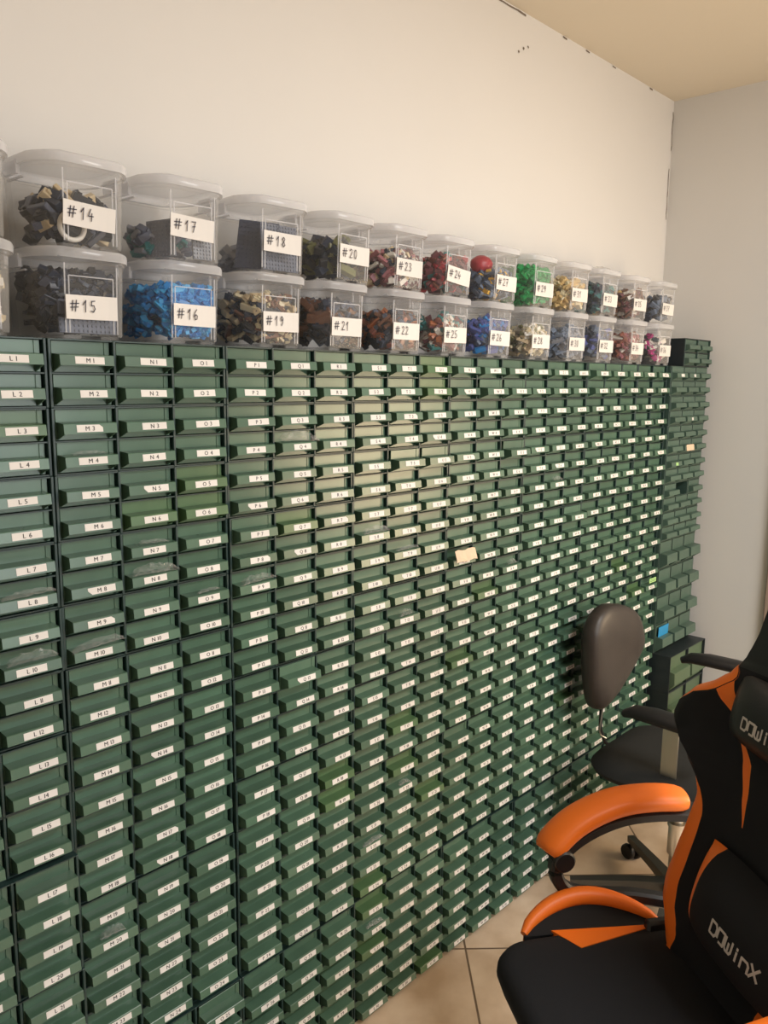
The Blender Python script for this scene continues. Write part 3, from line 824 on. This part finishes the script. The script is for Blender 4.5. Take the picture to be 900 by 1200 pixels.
# cushions
TECH = {'D':[[(0,0),(0,1),(.75,1),(1,.75),(1,.25),(.75,0),(0,0)]], 'O':[[(0,.2),(0,1),(1,1),(1,0),(.35,0)]],
        'W':[[(0,1),(0,.2),(.2,0),(.5,0),(.5,.7)],[(.5,0),(.8,0),(1,.2),(1,1)]], 'I':[[(.5,0),(.5,.68)],[(.5,.86),(.5,1)]],
        'N':[[(0,0),(0,.75),(.8,.75),(1,.55),(1,0)]], 'X':[[(0,0),(1,1)],[(0,1),(.42,.58)],[(.58,.42),(1,0)]]}
def cushion(name, lat0, z0, hw, hh, th, roll, m, end_m, end_u, text, tx0, tz0, lw, lh, gap, label):
    """cushion strapped to the backrest; u runs to the sitter's right (-y)"""
    cr, sr = math.cos(roll), math.sin(roll)
    def surf(u, v, k=1.0):
        du, dv = u*hw, v*hh*(1-.10*abs(u)**3)
        lat = lat0+du*cr-dv*sr; z = z0+du*sr+dv*cr
        bul = th*max(0, (1-abs(u)**3.2))**.6*max(0, (1-abs(v)**2.6))**.6
        base = -.150-(z-.4595)*.22+.012
        return Vector((base+bul*k, -lat, z))
    b = MB(); nu, nv = 40, 18
    us = [-1+2*i/nu for i in range(nu+1)]; vs = [-1+2*j/nv for j in range(nv+1)]
    rings = []
    for u in us:
        uu = max(-.9995, min(.9995, u))
        rings.append([surf(uu, v) for v in vs]+[surf(uu, v)-Vector((.012+.02*(1-abs(v)**3),0,0)) if False else Vector((surf(uu,v,0).x-.012*(1-v*v)*(1-u*u), surf(uu,v).y, surf(uu,v).z)) for v in vs[::-1]])
    def mf(a, k):
        um = (us[a]+us[a+1])/2
        return end_m if abs(um) > end_u else m
    b.loft(rings, m, mf=mf)
    c = part(name, b, gc, 60, label)
    b = MB(); x = tx0
    for ch in text:
        for st in TECH[ch]:
            P = []
            for (p0, p1), (q0, q1) in zip(st[:-1], st[1:]):
                for i in range(5):
                    P.append((p0+(q0-p0)*i/4, p1+(q1-p1)*i/4))
            w = lh*.105
            for (a0, a1), (c0, c1) in zip(P[:-1], P[1:]):
                A = Vector((x-a0*lw, tz0+(a1-.5)*lh)); C = Vector((x-c0*lw, tz0+(c1-.5)*lh))
                if (C-A).length < 1e-7: continue
                t = (C-A).normalized(); n = Vector((-t.y, t.x))*w; e = t*w*.5
                q = [A-n-e, C-n+e, C+n+e, A+n-e]
                pts = [surf(p.x/hw, p.y/hh)+Vector((.0016, 0, .0004)) for p in q]
                b.poly(pts, M['white_thread'])
        x -= lw+gap
    o = part('lettering', b, c, None); o['label'] = 'pale grey embroidered lettering'
    return c
cushion('neck_cushion', -.012, 1.008, .152, .068, .045, 0, M['black_leather'], M['black_leather'], 2, 'DOWINX', .072, -.008, .0175, .022, .0045, 'black neck cushion with pale lettering')
cushion('lumbar_cushion', -.071, .640, .168, .095, .062, .05, M['black_fabric'], M['orange'], .75, 'DOWINX', .038, -.004, .0185, .024, .0045, 'black lumbar cushion with orange ends')

# arms
for s in (1, -1):
    path = []
    ctrl = [(-.295,.360,.672),(-.22,.366,.678),(-.14,.368,.676),(-.07,.364,.662),(-.01,.356,.640),(.035,.346,.612),(.062,.338,.585)]
    def cr_pts(C, n=4):
        out = []
        for i in range(len(C)-1):
            p0 = C[max(i-1,0)]; p1 = C[i]; p2 = C[i+1]; p3 = C[min(i+2, len(C)-1)]
            for j in range(n):
                t = j/n; out.append(tuple(.5*(2*p1[q]+(-p0[q]+p2[q])*t+(2*p0[q]-5*p1[q]+4*p2[q]-p3[q])*t*t+(-p0[q]+3*p1[q]-3*p2[q]+p3[q])*t**3) for q in range(3)))
        out.append(C[-1]); return out
    off = (0, 0) if s > 0 else (.035, -.030)
    pp = [(x+off[0], -s*(r+off[1]), z) for x, r, z in cr_pts(ctrl)]
    sect = [(.046*math.cos(2*PI*k/20)*(1 if True else 1), .026*math.copysign(abs(math.sin(2*PI*k/20))**.75, math.sin(2*PI*k/20))) for k in range(20)]
    sc = [.80,.93,.99]+[1.0]*(len(pp)-6)+[.98,.90,.72]
    b = MB(); b.sweep(pp, sect, M['orange'], Vector((0,1,0)), sc)
    arm = empty('armrest', (0,0,0)); arm.parent = gc
    part('arm_pad', b, arm, 60, 'orange padded arm top')
    b = MB(); low = [(x-(.01 if i > len(pp)-5 else 0), y+s*.004, z-.034) for i, (x, y, z) in enumerate(pp[:-2])]
    low = [(-.37, -s*(.335+off[1]), .628), (-.33, -s*(.352+off[1]), .636)]+low
    sq = [(.034*a, .014*c) for a, c in ((1,-.6),(1,.6),(.7,1),(-.7,1),(-1,.6),(-1,-.6),(-.7,-1),(.7,-1))]
    b.sweep(low, sq, M['black_plastic'], Vector((0,1,0)))
    part('arm_rail', b, arm)
    b = MB(); X = Matrix.Translation((.032+off[0], -s*(.318+off[1]), .578)) @ Matrix.Rotation(PI/2, 4, 'X')
    b.lathe([(.004,-.022),(.022,-.022),(.026,-.018),(.026,.018),(.022,.022),(.014,.023),(.012,.020),(.004,.020)], M['black_plastic'], 20, X)
    part('pivot', b, arm)
    b = MB(); st = cr_pts([(.044,.320,.585),(.046,.318,.550),(.030,.315,.518),(-.005,.312,.498),(-.06,.308,.488),(-.14,.300,.480),(-.22,.275,.472)])
    b.sweep([(x+off[0]*(z-.47)/.11, -s*(r+off[1]), z-.006) for x, r, z in st], [(.016*a, .015*c) for a, c in ((1,-.6),(1,.6),(.6,1),(-.6,1),(-1,.6),(-1,-.6),(-.6,-1),(.6,-1))], M['black_plastic'], Vector((0,1,0)))
    part('bracket', b, arm)
# back hinge, mechanism, gas column and base
b = MB(); b.bbox(-.22, .12, -.13, .13, SZ-.135, SZ-.104, .006, M['black_plastic'])
for s in (-1, 1): b.bbox(-.27, -.12, s*.20-.012, s*.20+.012, SZ-.12, SZ+.02, .006, M['black_plastic'])
part('mechanism', b)
b = MB(); b.lathe([(.02,.12),(.028,.12),(.028,.24),(.020,.242),(.020,SZ-.134),(.012,SZ-.134)], M['black_plastic'], 18); part('gas_column', b)
for k in range(5):
    a = 2*PI*k/5+.35; ca, sa = math.cos(a), math.sin(a)
    b = MB(); b.sweep([(.02*ca,.02*sa,.125),(.12*ca,.12*sa,.112),(.30*ca,.30*sa,.078)], [(.024,-.014),(.024,.008),(.014,.016),(-.014,.016),(-.024,.008),(-.024,-.014)], M['black_plastic'], Vector((-sa,ca,0)), [1.2,1,.8])
    leg = part('base_leg', b)
    b = MB()
    for o in (-.014, .014):
        X = Matrix.Translation((.30*ca-sa*o, .30*sa+ca*o, .0285)) @ Matrix.Rotation(a, 4, 'Z') @ Matrix.Rotation(PI/2, 4, 'X')
        b.lathe([(.006,-.010),(.025,-.010),(.028,-.006),(.028,.006),(.025,.010),(.006,.010)], M['black_plastic'], 18, X)
    b.tube([(.30*ca,.30*sa,.028),(.30*ca,.30*sa,.072)], .007, M['black_plastic'], 8)
    part('caster', b, leg)

# ------------------------------------------------------------------ old office chair by the cabinets (local: x,y parallel to the room axes)
OX, OY = 1.915, -.365
oc = empty('office_chair', (OX, OY, 0))
tag(oc, 'old black office chair with worn leather backrest and chrome column by the cabinets', 'chair')
def opart(name, b, parent=oc, smooth=45, label=None): return part(name, b, parent, smooth, label)
b = MB(); P = rrect(-.235, .235, -.23, .235, (.10,.12,.13,.09), 8)
pad(b, P, [(.06,.432),(.028,.437),(.006,.450),(0,.464),(.012,.480),(.040,.493),(.080,.500),(.13,.499)], M['office_fabric']); opart('seat', b)
b = MB(); b.bbox(-.13, .13, -.12, .12, .398, .4315, .005, M['grey_metal']); opart('seat_plate', b)
# backrest: egg-shaped pad, tipped to one side
bo = [(1.818,.648),(1.806,.692),(1.797,.740),(1.790,.800),(1.788,.860),(1.800,.890),(1.826,.920),(1.872,.940),(1.925,.938),(2.000,.920),(2.070,.893),(2.120,.855),(2.155,.800),(2.168,.748),(2.120,.702),(2.055,.660),(1.990,.622),(1.940,.600),(1.895,.586),(1.865,.586),(1.836,.604)]
nbk = len(bo); cxx = sum(p[0] for p in bo)/nbk; czz = sum(p[1] for p in bo)/nbk
def cat_closed(P, n=4):
    out = []; m_ = len(P)
    for i in range(m_):
        p0, p1, p2, p3 = P[i-1], P[i], P[(i+1) % m_], P[(i+2) % m_]
        for j in range(n):
            t = j/n; out.append(tuple(.5*(2*p1[q]+(-p0[q]+p2[q])*t+(2*p0[q]-5*p1[q]+4*p2[q]-p3[q])*t*t+(-p0[q]+3*p1[q]-3*p2[q]+p3[q])*t**3) for q in range(2)))
    return out
BO = cat_closed(bo, 3)
b = MB(); rings = []
for k_, yy in ((.30,-.060),(.80,-.062),(.93,-.066),(.985,-.076),(1.0,-.092),(.985,-.108),(.95,-.118),(.85,-.126),(.6,-.132),(.3,-.134)):
    rings.append([(cxx+(x-cxx)*k_-OX, yy+.10*(x-1.98)**2-OY, czz+(z-czz)*k_) for x, z in BO])
b.loft(rings, M['old_leather']); opart('backrest', b, oc, 50, 'worn brownish black leather backrest')
b = MB(); b.tube([(1.95-OX,-.062-OY,.70),(1.925-OX,-.080-OY,.61),(1.912-OX,-.088-OY,.55),(1.912-OX,-.088-OY,.50),(1.93-OX,-.10-OY,.45),(1.95-OX,-.16-OY,.415),(1.95-OX,-.25-OY,.413)], .0065, M['black_plastic'], 10); opart('back_bar', b)
b = MB(); b.tube([(1.905-OX,-.10-OY,.612),(1.898-OX,-.10-OY,.575),(1.888-OX,-.10-OY,.53),(1.885-OX,-.10-OY,.505),(1.893-OX,-.102-OY,.488),(1.905-OX,-.115-OY,.478)], .0028, M['wire'], 8); opart('cable', b, oc, 45, 'thin pale cable')
for s, xc in ((-1, 1.752), (1, 2.348)):
    arm = empty('armrest', (0,0,0)); arm.parent = oc
    y0 = -.250 if s < 0 else -.172
    pth = [(xc, y0, .655),(xc, y0-.03, .668),(xc, y0-.09, .672),(xc, y0-.18, .670),(xc, y0-.26, .664),(xc, y0-.30, .656)]
    if s > 0: pth = [(x+.02*i*.5, y, z) for i, (x, y, z) in enumerate(pth)]
    sect = [(.040*math.cos(2*PI*k/16), .021*math.copysign(abs(math.sin(2*PI*k/16))**.7, math.sin(2*PI*k/16))) for k in range(16)]
    b = MB(); b.sweep([(x-OX, y-OY, z) for x, y, z in pth], sect, M['black_plastic'], Vector((1,0,0)), [.55,.85,1,1,.9,.6]); opart('arm_pad', b, arm)
    yb = y0-(.148 if s < 0 else .2)
    b = MB(); xb = xc-OX
    b.sweep([(xb, yb-OY, .652),(xb, yb-OY, .46),(xb, yb-OY, .402),(xb-s*.012, yb-OY, .392),(xb-s*.05, yb-OY, .390),(xb-s*(.19 if s < 0 else .24), yb-OY, .390)], [(.024,-.003),(.024,.003),(-.024,.003),(-.024,-.003)], M['chrome'], Vector((0,1,0))); opart('arm_bracket', b, arm, 40, 'flat chrome bracket')
b = MB(); cxo, cyo = 1.845-OX, -.400-OY
b.lathe([(.010,.05),(.019,.05),(.019,.20),(.026,.21),(.026,.30),(.030,.302),(.030,.315),(.018,.318),(.018,.3978),(.008,.3978)], M['chrome'], 20, Matrix.Translation((cxo, cyo, 0))); opart('gas_column', b, oc, 40, 'chrome gas column')
for k in range(5):
    a = math.radians(50)+2*PI*k/5; ca, sa = math.cos(a), math.sin(a); L = .315
    Xo = lambda r, z: (cxo+r*ca, cyo+r*sa, z)
    b = MB(); b.sweep([Xo(.015,.098),Xo(.12,.092),Xo(L,.070)], [(.016,-.016),(.016,.014),(-.016,.014),(-.016,-.016)], M['grey_metal'], Vector((-sa,ca,0)), [1.25,1,.75])
    leg = opart('base_leg', b)
    b = MB()
    for o in (-.013, .013):
        X = Matrix.Translation((cxo+(L-.012)*ca-sa*o, cyo+(L-.012)*sa+ca*o, .0275)) @ Matrix.Rotation(a+.5, 4, 'Z') @ Matrix.Rotation(PI/2, 4, 'X')
        b.lathe([(.005,-.009),(.024,-.009),(.027,-.005),(.027,.005),(.024,.009),(.005,.009)], M['black_plastic'], 18, X)
    b.tube([Xo(L-.012,.027), Xo(L-.012,.062)], .006, M['black_plastic'], 8)
    opart('caster', b, leg)

# ------------------------------------------------------------------ light
def area(name, loc, target, sx, sy, power, col):
    l = bpy.data.lights.new(name, 'AREA'); l.shape = 'RECTANGLE'; l.size = sx; l.size_y = sy; l.energy = power; l.color = col
    o = bpy.data.objects.new(name, l); COL.objects.link(o); o.location = loc
    o.rotation_euler = (Vector(target)-Vector(loc)).to_track_quat('-Z', 'Y').to_euler(); return o
area('ceiling_lamp', (1.35, -1.95, ZC-.05), (1.35, -1.95, 0), 1.0, .30, 56, (1, .975, .945))
area('cool_fill', (1.0, -3.3, 1.6), (.7, 0, 1.3), 1.4, 1.3, 30, (.90, .95, 1))  # added cool fill from the room side, no window known there
area('warm_reflect_fill', (2.75, -1.60, 1.28), (.6, 0, 1.15), 1.1, .85, 38, (1, .74, .46))  # added warm light for the beige reflections on the drawers, not a real lamp
w = bpy.data.worlds.new('world'); scene.world = w; w.use_nodes = True
w.node_tree.nodes['Background'].inputs[0].default_value = (.9, .93, 1, 1); w.node_tree.nodes['Background'].inputs[1].default_value = .2

vs = scene.view_settings
vs.view_transform = 'Standard'; vs.look = 'None'; vs.gamma = 1.0; vs.exposure = -0.05
try: vs.use_curve_mapping = False
except Exception: pass
scene.cycles.transparent_max_bounces = 48
scene.cycles.max_bounces = 8
